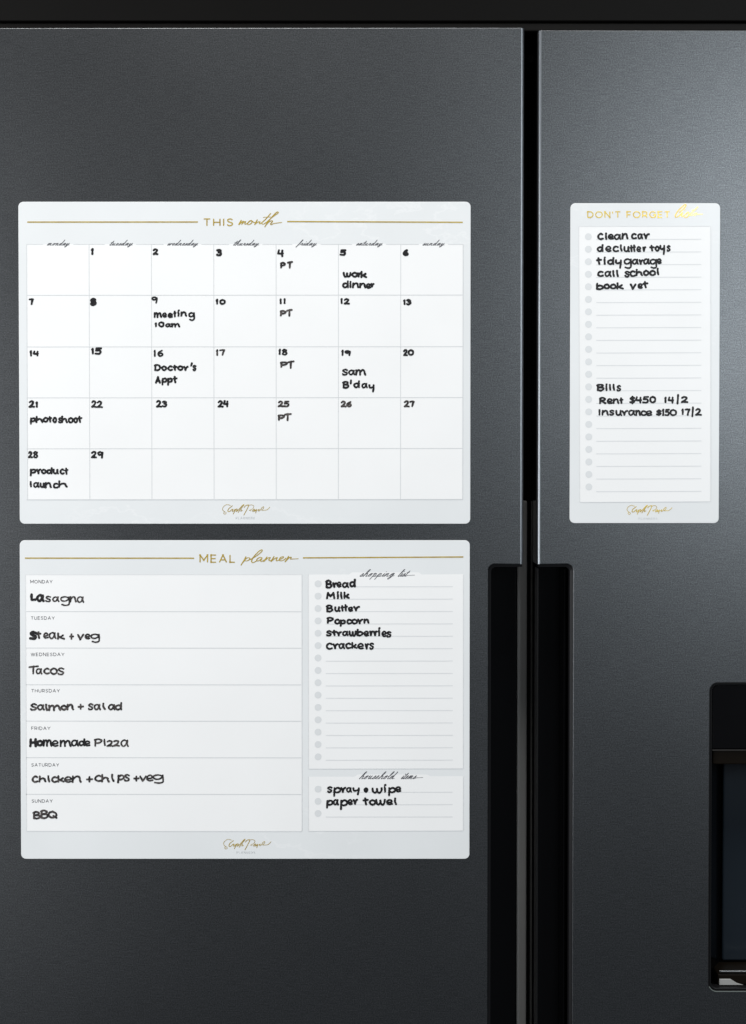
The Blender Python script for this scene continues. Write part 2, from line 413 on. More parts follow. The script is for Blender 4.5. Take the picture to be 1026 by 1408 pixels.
def sans(text, x0, x1, top, base, r, y, m, parent, name, track=.34):
    st, x = [], 0.0
    for ch in text:
        if ch == ' ': x += .62; continue
        w_, g = SANS[ch]
        for s in g: st.append([(x + p[0], p[1]) for p in s])
        x += w_ + track
    x -= track; sx = (x1 - x0 - 2 * r) / x; h = base - top - 2 * r
    out = [(catmull([(x0 + r + p[0] * sx, base - r - p[1] * h) for p in s], 5), r) for s in st]
    return field_mesh(name, out, y, M[m], parent, min(.2, r * .34), butt=True)
def cursive(text, x0, x1, xtop, base, r, y, m, parent, name, slant=.8, extra=(), tail=0.0, asc=1.0):
    """joined slanted script; letters between xtop and base, ascenders above"""
    runs, cur, x, dots = [], [], 0.0, []
    for ch in text:
        if ch == ' ':
            runs.append(cur); cur = []; x += .9; continue
        w_, g = CURS[ch]
        pts = [(x + p[0], p[1]) for p in g]
        if cur and pts[0] != cur[-1]: pts = pts[1:]
        cur = cur + pts
        if ch == 'i': dots.append([(x + .2, 1.42), (x + .22, 1.46)])
        if ch == 't': dots.append([(x - .12, 1.18), (x + .5, 1.26)])
        x += w_
    if tail: cur = cur + [(cur[-1][0] + .3, .34), (cur[-1][0] + tail, .42)]
    runs.append(cur)
    sy = base - xtop - 2 * r; runs = [[(p[0], p[1] if p[1] <= 1 else 1 + (p[1] - 1) * asc) for p in s] for s in runs + dots]
    k = 0.0
    for _ in range(5):                                   # slant is a true slope on the sheet
        q = [[(p[0] + p[1] * k, p[1]) for p in s] for s in runs]
        xs = [p[0] for s in q for p in s]; a, b = min(xs), max(xs)
        sx = (x1 - x0 - 2 * r) / (b - a); k = slant * sy / sx
    runs = q
    out = []
    for s in runs:
        s = catmull([((p[0] - a) * sx + x0 + r, base - r - p[1] * sy) for p in s], 6)
        rr = []
        for i in range(len(s)):
            q = np.array(s[min(i + 1, len(s) - 1)]) - np.array(s[max(i - 1, 0)])
            rr.append(r * (.72 + .55 * abs(q[1]) / (np.hypot(*q) + 1e-6)))
        out.append((s, rr))
    for s in extra: out.append((catmull(s, 6), r * .8))
    return field_mesh(name, out, y, M[m], parent, min(.2, r * .4))

# ------------------------------------------------------------------ refrigerator
fr = thing('refrigerator', (X(730), .05, 0), 'dark steel two-door refrigerator with black recessed handles and dispenser', 'refrigerator')
TH = .090                                             # door thickness
ZB = .12
def door(side):
    if side < 0: x0, x1, zt = X(-9), X(720), Z(38.5)
    else: x0, x1, zt = X(739), X(739) + (X(720) - X(-9)) * .82, Z(42)
    zr, zre = Z(775.5), .45                           # recess top and foot
    rx = X(671.5) if side < 0 else X(788.5)
    rc = .0062
    def outline(off, e):
        """door outline with the handle notch; off grows the notch and shrinks the rest"""
        if side < 0:
            a0, a1, z1, n0 = x0 + e, x1 - e, zt - e, rx - off
            pts = [(a0, ZB), (a1, ZB), (a1, zre - off)]
            for i in range(9):
                t = math.pi * .5 * i / 8; pts.append((n0 + rc - rc * math.sin(t), zre - off + rc - rc * math.cos(t)))
            for i in range(9):
                t = math.pi * .5 * i / 8; pts.append((n0 + rc - rc * math.cos(t), zr + off - rc + rc * math.sin(t)))
            return pts + [(a1, zr + off), (a1, z1), (a0, z1)]
        a0, a1, z1, n0 = x0 + e, x1 - e, zt - e, rx + off
        pts = [(a0, ZB), (a1, ZB), (a1, z1), (a0, z1), (a0, zr + off)]
        for i in range(9):
            t = math.pi * .5 * i / 8; pts.append((n0 - rc + rc * math.sin(t), zr + off - rc + rc * math.cos(t)))
        for i in range(9):
            t = math.pi * .5 * i / 8; pts.append((n0 - rc + rc * math.cos(t), zre - off + rc - rc * math.sin(t)))
        return pts + [(a0, zre - off)]
    return x0, x1, zt, zr, zre, rx, rc, outline

DX0, DX1, DZ0, DZ1 = X(977.5), X(977.5) + .235, Z(1362), Z(938.5)      # dispenser opening
for side in (-1, 1):
    x0, x1, zt, zr, zre, rx, rc, outline = door(side)
    if side < 0:
        skin = prism('door', outline(0, 0), 0, .012, M['steel'], fr, .0006, 2, x1)
        skin['label'] = 'wider left refrigerator door'
        core = prism('door_core', outline(-.0012, .002), .012, .058, M['core'], skin)
        inner = box('inner_panel', x0 + .003, x1 - .0004, .058, TH, ZB + .002, zt - .003, M['core'], skin, .002)
    else:
        # right door: the steel skin is cut round the dispenser
        bm = bmesh.new()
        skin = prism('door', outline(0, 0), 0, .012, M['steel'], fr, .0006, 2, x0)
        skin['label'] = 'right refrigerator door with dispenser'
        core = prism('door_core', outline(-.0012, .002), .012, .058, M['core'], skin)
        inner = box('inner_panel', x0 + .002, x1 - .003, .058, TH, ZB + .002, zt - .003, M['core'], skin, .006)
        cut = prism('cutter', rounded(DX0, DZ0, DX1, DZ1, .0075), -.05, .052, None, None)
        for tgt in (skin, core):
            md = tgt.modifiers.new('cut', 'BOOLEAN'); md.object = cut; md.operation = 'DIFFERENCE'; md.solver = 'EXACT'
            if tgt is not skin: cut2 = cut
        bpy.context.view_layer.update()
        cut.location = -fr.location * 0
        dg = bpy.context.evaluated_depsgraph_get()
        for tgt in (skin, core):
            me = bpy.data.meshes.new_from_object(tgt.evaluated_get(dg)); tgt.modifiers.clear(); tgt.data = me
        bpy.data.objects.remove(cut)
    # rim of the recess: thin dark lip just inside the steel
    s = side; e = .0016; t_ = .0030
    def hook(off):
        xe = x1 - .001 if s < 0 else x0 + .001
        n0 = rx - s * off
        pts = [(xe, zr - off)]
        r_ = rc - off * .5
        cx = n0 - s * r_
        for i in range(9):
            t = math.pi * .5 * i / 8; pts.append((cx + s * r_ * math.sin(t), zr - off - r_ + r_ * math.cos(t)))
        for i in range(9):
            t = math.pi * .5 * i / 8; pts.append((cx + s * r_ * math.cos(t), zre + off + r_ - r_ * math.sin(t)))
        return pts + [(xe, zre + off)]
    o_, i_ = hook(.0002), hook(.0028)
    v, f = [], []
    for (p, q) in zip(o_, i_):
        v += [(p[0], .0008, p[1]), (q[0], .0022, q[1]), (q[0], .013, q[1])]
    for k in range(len(o_) - 1):
        a, b = 3 * k, 3 * k + 3
        f += [(a, a + 1, b + 1, b), (a + 1, a + 2, b + 2, b + 1)]
    me = bpy.data.meshes.new('handle_rim'); me.from_pydata(v, [], f); me.update()
    link('handle_rim', me, M['rim'], skin)
# grip edge of the right pocket and hollow moulding of the left one
sk = [o for o in fr.children if o.name.startswith('door')]
box('handle_grip', X(740), X(742), .006, .030, .455, Z(782), M['trim'], sk[1], .0006)
box('handle_grip', X(674.5), X(679), .030, .056, .455, Z(784), M['core'], sk[0], .0015)
box('handle_grip', X(780), X(785), .030, .056, .455, Z(784), M['core'], sk[1], .0015)

# cabinet behind the doors
xl, xr = X(-9), X(739) + (X(720) - X(-9)) * .82
box('cabinet', xl + .002, xr - .002, .106, .72, .03, Z(24), M['satin'], fr, .003)
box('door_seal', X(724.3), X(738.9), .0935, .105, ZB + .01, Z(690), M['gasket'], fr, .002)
box('shaded_seal', X(724.3), X(738.9), .0935, .105, Z(689.6), Z(50), M['satin'], fr, .002)  # upper run of the seal; its black stands in for the gap's shade
# hood over the doors
pts = [(.014, Z(22.5)), (.0085, Z(-8)), (.018, Z(-26)), (.034, Z(-38)), (.10, Z(-44)), (.60, Z(-44)), (.60, Z(24) + .001), (.10, Z(24) + .001), (.016, Z(24) + .001)]
bm = bmesh.new()
A = [bm.verts.new((xl - .012, y, z)) for y, z in pts]; B = [bm.verts.new((xr + .012, y, z)) for y, z in pts]
bm.faces.new(A); bm.faces.new(B[::-1])
for i in range(len(pts)): bm.faces.new((A[i], B[i], B[(i + 1) % len(pts)], A[(i + 1) % len(pts)]))
bmesh.ops.recalc_face_normals(bm, faces=bm.faces)
bmesh.ops.bevel(bm, geom=[e for e in bm.edges if abs(e.verts[0].co.x - e.verts[1].co.x) > .1], offset=.0008, segments=2, profile=.5, affect='EDGES')
me = bpy.data.meshes.new('top_cover'); bm.to_mesh(me); bm.free(); link('top_cover', me, M['satin'], fr)
box('upper_trim', xl - .006, xr + .006, .016, .099, Z(36.2), Z(24.3), M['satin'], fr, .0015)
for hx in (X(690), X(770)):
    box('hinge_cover', hx - .022, hx + .022, .0995, .104, Z(48), Z(24.6), M['satin'], fr, .003)
for fx in (xl + .06, xr - .06):
    for fy in (.15, .66): box('foot', fx - .025, fx + .025, fy - .025, fy + .025, 0, .031, M['satin'], fr, .004)

# dispenser in the right door
ds = ring('dispenser', rounded(DX0 + .0002, DZ0 + .0002, DX1 - .0002, DZ1 - .0002, .0074), rounded(DX0 + .0022, DZ0 + .0022, DX1 - .0022, DZ1 - .0022, .0056), .0006, .012, M['trim'], fr, .0005)
ctl = prism('control_panel', rounded(DX0 + .0026, Z(1030), DX1 - .0026, DZ1 - .0026, .005, corners=(0, 0, 1, 1)), .0014, .014, M['core'], ds, .0006, 2)
quads('panel_edge', [(979.5, 1031.3, 1322, 1031.3, 1.3)], .0012, M['dim'], ds)
zc0, zc1 = DZ0 + .0024, Z(1032.5)
# cavity: side walls, lintel and a smoked back
def sheet(name, v, f, m, p):
    me = bpy.data.meshes.new(name); me.from_pydata(v, [], f); me.update(); return link(name, me, m, p)
fx0, fx1 = DX0 + .0024, DX1 - .0024; bx0, bx1 = DX0 + .0225, DX1 - .0225
sheet('cavity_wall', [(fx0, .003, zc0), (fx0, .003, zc1), (fx0 + .004, .020, zc1), (fx0 + .004, .020, zc0), (bx0, .050, zc1), (bx0, .050, zc0),
                      (fx1, .003, zc0), (fx1, .003, zc1), (fx1 - .004, .020, zc1), (fx1 - .004, .020, zc0), (bx1, .050, zc1), (bx1, .050, zc0)],
      [(0, 3, 2, 1), (3, 5, 4, 2), (6, 7, 8, 9), (9, 8, 10, 11), (1, 2, 8, 7), (2, 4, 10, 8)], M['core'], ds)
box('lintel', fx0 + .0012, fx1 - .0012, .004, .018, Z(1052), zc1 - .0005, M['lintel'], ds, .001)
box('back_panel', bx0, bx1, .044, .0495, zc0 + .012, zc1 - .004, M['glass'], ds, .002)
tray = box('drip_tray', fx0 + .008, fx1 - .008, .008, .046, zc0 + .0005, Z(1343), M['lintel'], ds, .0015)
box('tray_edge', fx0 + .0095, fx1 - .0095, .0075, .010, Z(1340.4), Z(1338.4), M['chrome'], ds, .0004)
for k in range(6):
    a = X(994.5) + k * .036
    prism('tray_slot', [(a, Z(1357.6)), (a + .0225, Z(1357.6)), (a + .0165, Z(1355)), (a + .0105, Z(1349.4)), (a, Z(1349.4))], .0064, .0079, M['grey'], ds, .0003, 1)
ring('outer_rim', rounded(DX0 - .0007, DZ0 - .0009, DX1 + .0007, DZ1 + .0004, .0082), rounded(DX0 + .0001, DZ0 + .0001, DX1 - .0001, DZ1 - .0001, .0075), -.0004, .004, M['trim'], ds, .0002)
P_ = rounded(DX0 - .0004, DZ0 - .0007, DX1 + .0004, DZ1, .0080)[2:16]
v, f = [], []
for k, (x, z) in enumerate(P_):
    q, q2 = P_[max(k - 1, 0)], P_[min(k + 1, len(P_) - 1)]
    d = Vector((q2[0] - q[0], q2[1] - q[1])).normalized(); n = Vector((d.y, -d.x))
    v += [(x + n.x * .0006, .0006, z + n.y * .0006), (x + n.x * .0003, -.0009, z + n.y * .0003), (x - n.x * .0003, -.0009, z - n.y * .0003), (x - n.x * .0006, .0006, z - n.y * .0006)]
    if k:
        for c in range(3): f.append((4 * k - 4 + c, 4 * k + c, 4 * k + c + 1, 4 * k - 3 + c))
sheet('lower_lip', v, f, M['lip'], ds)

# ------------------------------------------------------------------ planner sheets
ST = .0011                                            # sheet thickness
YP, YL, YI = -ST - .00010, -ST - .00020, -ST - .00032  # white panel, print, ink planes
def planner(name, label, cat, tl, tr, br, bl):
    P = [at(*p, 0) for p in (tl, tr, br, bl)]
    xa, xb = (P[0].x + P[3].x) / 2, (P[1].x + P[2].x) / 2; zb, zt = (P[2].z + P[3].z) / 2, (P[0].z + P[1].z) / 2
    root = thing(name, ((xa + xb) / 2, -.0001, zb), label, cat)
    prism('magnetic_sheet', rounded(xa, zb, xb, zt, .0047), -ST, -.00012, M['border'], root, .0003, 2)
    return root
def panel(poly, parent):
    me = bpy.data.meshes.new('writing_panel'); me.from_pydata([at(*p, YP)[:] for p in poly], [], [tuple(range(len(poly)))[::-1]]); me.update()
    return link('writing_panel', me, M['white'], parent)
def dots(pts, r, parent):
    first = None
    for px, py in pts:
        c = at(px, py, YL)
        if first is None:
            me = bpy.data.meshes.new('tick_circle')
            rr = r * PXM
            me.from_pydata([(rr * math.cos(a * math.pi / 16), 0, rr * math.sin(a * math.pi / 16)) for a in range(32)], [], [tuple(range(32))]); me.update()
            me.materials.append(M['dot']); first = o = bpy.data.objects.new('tick_circle', me)
        else: o = first.copy()
        COL.objects.link(o); o.parent = parent; o.location = c - parent.location
def trace(name, ox, oy, sc, spec, r, m, parent):
    st = []
    for q in spec.split('|'):
        pts = catmull([(ox + float(p.split(',')[0]) / sc, oy + float(p.split(',')[1]) / sc) for p in q.split()], 6)
        rr = []
        for i in range(len(pts)):
            d = np.array(pts[min(i + 1, len(pts) - 1)]) - np.array(pts[max(i - 1, 0)])
            rr.append(r * (.72 + .5 * abs(d[1]) / (np.hypot(*d) + 1e-6)))
        st.append((pts, rr))
    return field_mesh(name, st, YL, M[m], parent, .18)
def logo(cx, cy, parent, r=.37, sc=1.0):
    """looping signature with small capitals under it"""
    W = lambda s: [(cx + (x - 338) * sc, cy + (y - 700) * sc) for x, y in s]
    strokes = [
      ([(317, 694.5), (312, 693.2), (307.5, 696), (306, 699.5), (308, 702.5), (311, 704.5), (309.5, 706.5), (307.5, 705), (309, 702.8)], .75),
      ([(319.5, 695), (314.5, 699), (313.4, 702.5), (316, 702.6), (318.6, 700.2), (320.5, 699.8), (319.4, 702.4), (321.5, 702), (323.4, 699.6), (322.4, 703), (320.8, 706)], 1.2),
      ([(322.6, 702.4), (325, 699.4), (326.4, 700.2), (324.6, 702.8), (328, 700.5), (333.5, 694.4), (335.6, 693.4), (332, 698), (327.5, 704)], 1.2),
      ([(328.5, 702.4), (331, 699.8), (332, 700.6), (331, 702.4), (333.5, 701.4)], .9),
      ([(336, 697), (338, 694.6), (342, 694), (340, 699), (335.4, 707.6)], 1.2),
      ([(341, 694.5), (346, 693.6), (349, 695.5), (347.5, 699), (343, 701), (345.5, 701.6)], .75),
      ([(350, 699.4), (347.5, 701.2), (348, 702.8), (350.6, 700.4), (350.4, 702.6), (353, 700), (351.6, 704.8)], 1.1),
      ([(354, 701), (356.6, 699.6), (355.4, 702), (357.8, 701.2), (360, 697.6), (362.6, 696.2), (362, 698.8), (359.6, 700.8), (363, 701), (367, 700.4), (370.6, 697.4), (371, 696.6)], .9),
    ]
    return field_mesh('signature_print', [(catmull(W(s), 6), r * k) for s, k in strokes], YL, M['gold'], parent, .15)

# ---- month calendar
cal = planner('magnetic_calendar', 'large white month calendar sheet with handwritten appointments above the meal sheet', 'wall calendar', (25.2, 277), (647.3, 278.3), (646.6, 720.4), (28, 720))
panel([(36.4, 336), (637, 335.6), (636.4, 686.5), (38, 687)], cal)
gx = [36.8 + i * (636.9 - 36.8) / 7 for i in range(8)]; gxb = [38.2 + i * (636.2 - 38.2) / 7 for i in range(8)]
gy = [336, 406, 477, 547, 617, 687]
rects = [(gx[i], 336, gxb[i], 687, .95) for i in range(8)]
gaps = [(59, 101), (144, 187), (225, 277), (315, 361), (402, 441), (484, 531), (576, 616)]
cur = gx[0]
rects += [(gx[0], y, gx[-1], y - .4, .95) for y in gy[1:]]
for a, b in gaps: rects.append((cur, 336, a, 336, .8)); cur = b
rects.append((cur, 336, gx[-1], 336, .8))
# split crossing rules so that no two pieces share a plane: verticals lie a hair lower
quads('grid_rules', rects[8:], YL, M['line'], cal); quads('column_rules', rects[:8], YL + .00004, M['line'], cal)
quads('title_rule', [(37.5, 305.3, 272.2, 305.2, 1.7)], YL, M['gold'], cal); quads('title_rule', [(395, 304.6, 636.4, 305.6, 1.7)], YL, M['gold'], cal)
sans('THIS', 279.6, 320.8, 300.2, 311, .78, YL, 'gold', cal, 'title_lettering', .42)
trace('title_script', 322, 286, 14.66, '92,330 145,245 105,330 105,330 160,278 185,270 155,325 155,325 205,276 230,275 215,315 235,325 275,300 310,262 345,250 290,285 270,318 290,335 340,312 362,272 345,252 400,290 430,288|465,240 415,332 415,332 480,280 520,275 505,305 525,315 565,288|735,110 640,220 565,290 565,320 600,322 645,290|590,187 735,180|640,300 760,190 870,112 890,88 860,82 780,160 690,270 620,375|640,345 700,280 760,255 770,275 735,315 750,335 800,312 960,290', .60, 'gold', cal)
for t, a, b in (('monday', 64.6, 95.8), ('tuesday', 150.4, 182.8), ('wednesday', 230, 272.6), ('thursday', 320.5, 356.5), ('friday', 407, 435.8), ('saturday', 489.5, 526.2), ('sunday', 580.9, 611.6)):
    cursive(t, a, b, 334.0, 337.7, .37, YL, 'text', cal, 'weekday_script', .75, asc=1.5)
logo(338, 700.5, cal); sans('PLANNERS', 324, 350.5, 710.6, 713.6, .22, YL, 'line', cal, 'signature_caption', .55)
for v, spec, r, m in (
  ('n', '1 302 319 21 53', 1.45, 'ink'), ('n', '2 595 623 22 54', 1.35, 'ink'), ('n', '3 893 921 24 60', 1.5, 'ink'), ('h', '4 9 76 20 99', 1.4, 'ink'), ('h', '5 638 706 19 86', 1.4, 'ink'), ('z', '6 554 561.8 342.6 352.4', 1.7, 'ink'),
  ('n', '7 12 37 257 289', 1.3, 'ink'), ('n', '8 301 331 254 294', 1.95, 'ink'), ('i', '9 42 152 58 180', 1.1, 'ink'), ('n', '1 891 904 259 287; 0 909 937 260 288', 1.25, 'ink'),
  ('p', '1 32 49 54 93; 1 59 76 51 91', 1.2, 'ink'), ('p', '1 461 479 51 91; 2 486 529 51 96', 1.2, 'ink'), ('p', '1 904 923 59 98; 3 924 963 57 101', 1.25, 'ink'),
  ('o', '1 12 23 20 44; 4 24 48 21 44', 1.35, 'ink'), ('o', '1 240 253 12 36; 5 254 281 10 37', 1.3, 'ink'), ('o', '1 472 482 19 45; 6 487 509 19 45', 1.1, 'ink'), ('o', '1 703 714 17 41; 7 717 739 17 41', 1.1, 'fade'),
  ('p', '1 24 43 407 451; 8 49 89 407 456', 1.25, 'ink'), ('j', '1 48 82 54 132; 9 94 172 58 134', 1.25, 'ink'), ('j', '2 843 906 46 137; 0 904 980 48 132', 1.25, 'ink'),
  ('o', '2 9 33 206 234; 1 34 44 210 233', 1.3, 'ink'), ('o', '2 242 263 206 234; 2 262 285 207 235', 1.2, 'ink'), ('o', '2 482 504 205 233; 3 504 523 207 233', 1.25, 'ink'), ('o', '2 711 733 206 233; 4 731 752 206 232', 1.3, 'ink'),
  ('p', '2 21 63 774 820; 5 61 103 774 821', 1.2, 'fade'), ('p', '2 464 506 774 821; 6 504 543 777 821', 1.2, 'fade'), ('p', '2 909 951 771 821; 7 949 986 774 819', 1.2, 'fade'),
  ('g', '2 30 106 628 742; 8 108 190 624 747', 1.35, 'ink'), ('z', '2 125.2 133.6 620 630.2; 9 133.8 142.2 620.2 630.4', 1.25, 'ink')):
    hand(v, spec, r, m, cal, 'date_number')
def lines(specs, parent):
    for v, spec, r, m in specs: hand(v, spec, r, m, parent)
lines([('h', 'P 37 96 147 213; T 108 167 138 217', 1.32, 'fade'), ('p', 'P 34 81 134 180; T 81 126 127 181', 1.32, 'fade'), ('p', 'P 37 91 496 543; T 89 139 490 549', 1.35, 'fade'), ('p', 'P 20 71 870 917; T 64 119 861 917', 1.35, 'fade'),
       ('h', 'w 670 757 248 307; o 758 822 246 307; r 812 855 252 302; k 848 917 238 310', 1.4, 'ink'),
       ('h', 'd 663 732 333 414; i 737 758 338 412; n 763 837 353 413; n 835 907 356 413; e 903 957 360 420; r 948 990 360 406', 1.35, 'ink'),
       ('i', 'm 83 232 336 438; e 233 317 338 437; e 328 422 343 442; t 428 484 308 428; i 492 548 290 418; n 553 672 323 418; g 693 812 333 492', 1.25, 'ink'),
       ('i', '1 98 142 516 600; 0 163 268 498 604; a 283 392 528 606; m 390 552 528 606', 1.2, 'ink'),
       ('f', 'D 63 150 80 170; o 157 229 98 170; c 238 308 96 170; t 303 360 90 165; o 362 438 96 168; r 438 508 103 168; \' 528 562 56 112; s 556 610 88 171', 1.25, 'ink'),
       ('f', 'A 78 152 236 330; p 160 234 253 353; p 233 304 253 354; t 303 365 233 325', 1.25, 'ink'),
       ('j', 's 57 138 295 388; a 138 232 306 385; m 228 372 303 388', 1.35, 'ink'),
       ('j', "B 62 153 452 556; ' 158 188 436 498; d 203 290 446 550; a 306 393 476 553; y 398 478 498 602", 1.35, 'ink'),
       ('g', 'p 60 153 98 214; h 148 268 78 188; o 263 347 92 184; t 343 408 78 184; o 413 484 92 192; s 498 574 98 194; h 550 654 73 190; o 655 742 97 194; o 740 812 97 194; t 803 882 73 188', 1.25, 'ink'),
       ('g', 'p 58 158 903 1022; r 158 238 903 993; o 233 318 907 993; d 316 414 883 993; u 416 514 907 993; c 527 604 902 998; t 598 664 888 1002', 1.25, 'ink'),
       ('g', 'l 56 92 1098 1198; a 108 213 1112 1208; u 212 296 1122 1208; n 292 403 1118 1212; c 422 508 1122 1218; h 503 652 1088 1203', 1.25, 'ink')], cal)

# ---- meal planner
ml = planner('meal_planner', 'white meal planner sheet with a handwritten week of dinners and shopping list', 'meal planner', (27, 743.5), (646.2, 742), (645.4, 1180.8), (30, 1180.4))
panel([(35.3, 790.4), (415, 790.2), (415.2, 1142.8), (36.8, 1142.3)], ml)
panel([(424, 790), (480, 790), (484, 787), (576, 787), (580, 790), (637.4, 789.4), (637, 1056.6), (424.2, 1057)], ml)
panel([(424.2, 1068), (488, 1068), (492, 1065), (588, 1065), (592, 1067.4), (637.2, 1067.2), (637, 1142), (424.4, 1142.6)], ml)
quads('panel_outline', [(35.2, 790, 36.7, 1142.6, .9), (35.9, 790.2, 415, 790, .8), (415.1, 790.4, 415.3, 1143, .9), (36.8, 1142.7, 414.6, 1143.1, .9),
                        (424, 790, 424.3, 1057, .9), (637.3, 790, 637, 1056.8, .8), (424.6, 1057.2, 636.6, 1056.8, .8),
                        (424.2, 1068, 424.4, 1142.8, .9), (637.2, 1067.4, 637, 1142, .8), (424.8, 1142.8, 636.6, 1142.2, .8)], YL, M['faint'], ml)
quads('row_rules', [(36, y, 414.4, y + .3, 1.0) for y in (840.8, 891, 941.4, 991.4, 1041.7, 1092.1)], YL, M['line'], ml)
quads('title_rule', [(34.3, 767.4, 267, 767.5, 1.7)], YL, M['gold'], ml); quads('title_rule', [(416.6, 767, 637.2, 765.8, 1.7)], YL, M['gold'], ml)
sans('MEAL', 274.4, 323.4, 762.4, 773.8, .78, YL, 'gold', ml, 'title_lettering', .42)
trace('title_script', 325, 750, 11.4, '150,178 110,250 75,306|100,268 160,200 205,195 210,215 170,240 135,240|215,222 320,160 400,92 395,68 350,95 270,180 240,240 260,270 320,238|405,195 370,185 325,215 325,240 350,240 402,203 402,203 380,240 400,250 440,225|480,180 430,250 430,250 490,200 530,190 510,225 530,240 562,222|590,175 545,250 545,250 610,200 640,190 625,225 640,240 680,220 730,195 735,175 700,185 675,215 690,240 740,230 775,200|820,170 765,255 765,255 830,190 860,185 850,212 880,212 970,207', .60, 'gold', ml)
for t, a, b, c in (('MONDAY', 41.8, 72.4, 799.8), ('TUESDAY', 42.4, 75.4, 849.8), ('WEDNESDAY', 42.4, 88.8, 899.8), ('THURSDAY', 43, 82.4, 949.8), ('FRIDAY', 43.2, 69.5, 1001.4), ('SATURDAY', 43.2, 81.5, 1051.8), ('SUNDAY', 43.6, 72.6, 1101.4)):
    sans(t, a, b, c - 2.3, c + 2.3, .32, YL, 'text', ml, 'weekday_lettering', .36)
cursive('shopping', 494.6, 543, 787.8, 793, .38, YL, 'text', ml, 'list_heading', .8, asc=1.1); cursive('list', 547, 570.5, 787.8, 793, .38, YL, 'text', ml, 'list_heading', .8, asc=1.1, tail=1.8)
cursive('household', 493.8, 547.4, 1066, 1071.4, .38, YL, 'text', ml, 'list_heading', .8, asc=1.1); cursive('items', 551.2, 582, 1066, 1071.4, .38, YL, 'text', ml, 'list_heading', .8, asc=1.1, tail=1.8)
dots([(437.4, 802.6 + 17.0 * i) for i in range(15)] + [(437.4, 1085 + 16.7 * i) for i in range(3)], 4.7, ml)
quads('ruled_lines', [(448, 806.8 + 17.03 * i, 622.6, 806.6 + 17.03 * i, 1.0) for i in range(15)] + [(448, y, 622.4, y - .1, 1.0) for y in (1089.3, 1106.4, 1123.3)], YL, M['faint'], ml)
logo(339.5, 1160.8, ml); sans('PLANNERS', 325, 351, 1170.6, 1173.4, .22, YL, 'line', ml, 'signature_caption', .55)
lines([('e', 'L 53 133 53 153; a 128 238 62 168', 1.75, 'ink'), ('e', 's 243 322 83 168; a 333 428 90 166; g 438 563 88 218; n 558 648 90 172; a 648 748 90 178', 1.1, 'fade'),
       ('e', 'S 38 143 533 652', 2.0, 'ink'), ('e', 't 130 194 540 638; e 218 290 553 638; a 288 390 548 643; k 398 498 556 648', 1.2, 'fade'), ('e', '+ 552 612 568 648', 1.15, 'fade'), ('e', 'v 653 744 573 658; e 750 824 568 648; g 826 948 568 693', 1.2, 'fade'),
       ('k', 'T 36 132 68 152; a 103 168 92 153; c 178 238 88 153; o 238 308 88 158; s 308 374 86 160', 1.15, 'fade'),
       ('k', 's 50 118 422 495; a 116 190 432 493; l 188 222 428 495; m 222 344 437 497; o 338 398 437 493; n 394 464 428 491', 1.3, 'fade'), ('k', '+ 498 557 428 485', 1.2, 'fade'), ('k', 's 593 648 422 490; a 648 718 428 491; l 722 772 418 489; a 783 855 428 492; d 848 917 412 492', 1.25, 'fade'),
       ('d', 'H 36 108 48 133; o 102 168 62 128', 1.7, 'ink'), ('d', 'm 163 254 58 128; e 248 314 63 130; m 322 434 62 130; a 428 504 58 128; d 498 564 48 125; e 553 613 66 127', 1.35, 'ink'), ('d', 'P 646 723 48 128; l 733 758 52 123; z 763 828 66 130; z 826 888 64 128; a 893 974 58 131', 1.15, 'fade'),
       ('l', 'c 40 87 58 110; h 88 144 57 107; l 148 172 56 107; c 178 224 62 110; k 220 272 57 107; e 268 324 62 110; n 322 393 58 110', 1.25, 'fade'), ('l', '+ 423 473 63 107', 1.2, 'fade'), ('l', 'c 483 538 53 103; h 530 590 46 108; l 596 628 46 103; p 643 694 50 113; s 688 733 46 101', 1.25, 'fade'), ('l', '+ 756 800 58 101', 1.2, 'fade'), ('l', 'v 798 852 58 103; e 848 898 50 101; g 893 972 48 118', 1.2, 'fade'),
       ('l', 'B 45 103 308 368; B 98 158 298 365; Q 155 222 306 363', 1.3, 'fade'),
       ('b', 'B 69 168 48 171; r 163 230 82 158; e 222 293 73 158; a 293 395 77 163; d 393 483 36 155', 1.45, 'ink'), ('b', 'M 82 208 212 311; i 222 260 203 315; l 268 308 208 313; k 315 403 208 309', 1.4, 'ink'),
       ('b', 'B 79 178 382 491; u 192 277 407 483; t 276 328 392 478; t 322 374 378 478; e 377 449 407 485; r 446 538 402 474', 1.35, 'ink'), ('b', 'P 89 184 547 643; o 192 274 572 653; p 266 349 582 681; c 356 429 572 653; o 421 508 572 653; r 500 584 572 649; n 584 668 572 643', 1.35, 'ink'),
       ('b', 's 82 163 727 813; t 160 229 722 808; r 220 294 742 808; a 296 388 732 811; w 386 495 732 815; b 491 583 710 811; e 586 664 732 815; r 660 719 732 808; r 711 779 732 808; i 776 816 688 811; e 826 899 732 823; s 890 963 737 828', 1.3, 'ink'),
       ('b', 'c 82 174 892 993; r 171 249 902 984; a 246 340 897 984; c 341 424 892 984; k 421 505 887 979; e 500 594 897 989; r 600 664 902 989; s 660 728 892 991', 1.35, 'ink'),
       ('m', 's 82 148 92 175; p 156 249 102 218; r 241 309 102 174; a 306 380 102 173; y 382 468 107 201', 1.35, 'ink'), ('m', '& 516 568 106 171', 1.8, 'ink'), ('m', 'w 606 738 107 183; i 742 789 68 173; p 801 894 102 213; e 886 958 92 169', 1.35, 'ink'),
       ('m', 'p 72 159 252 358; a 151 225 242 323; p 236 329 247 375; e 321 389 242 319; r 386 449 242 314', 1.4, 'ink'), ('m', 't 501 575 225 318; o 576 659 247 323; w 651 774 242 323; e 776 860 242 321; l 864 916 225 319', 1.4, 'ink')], ml)

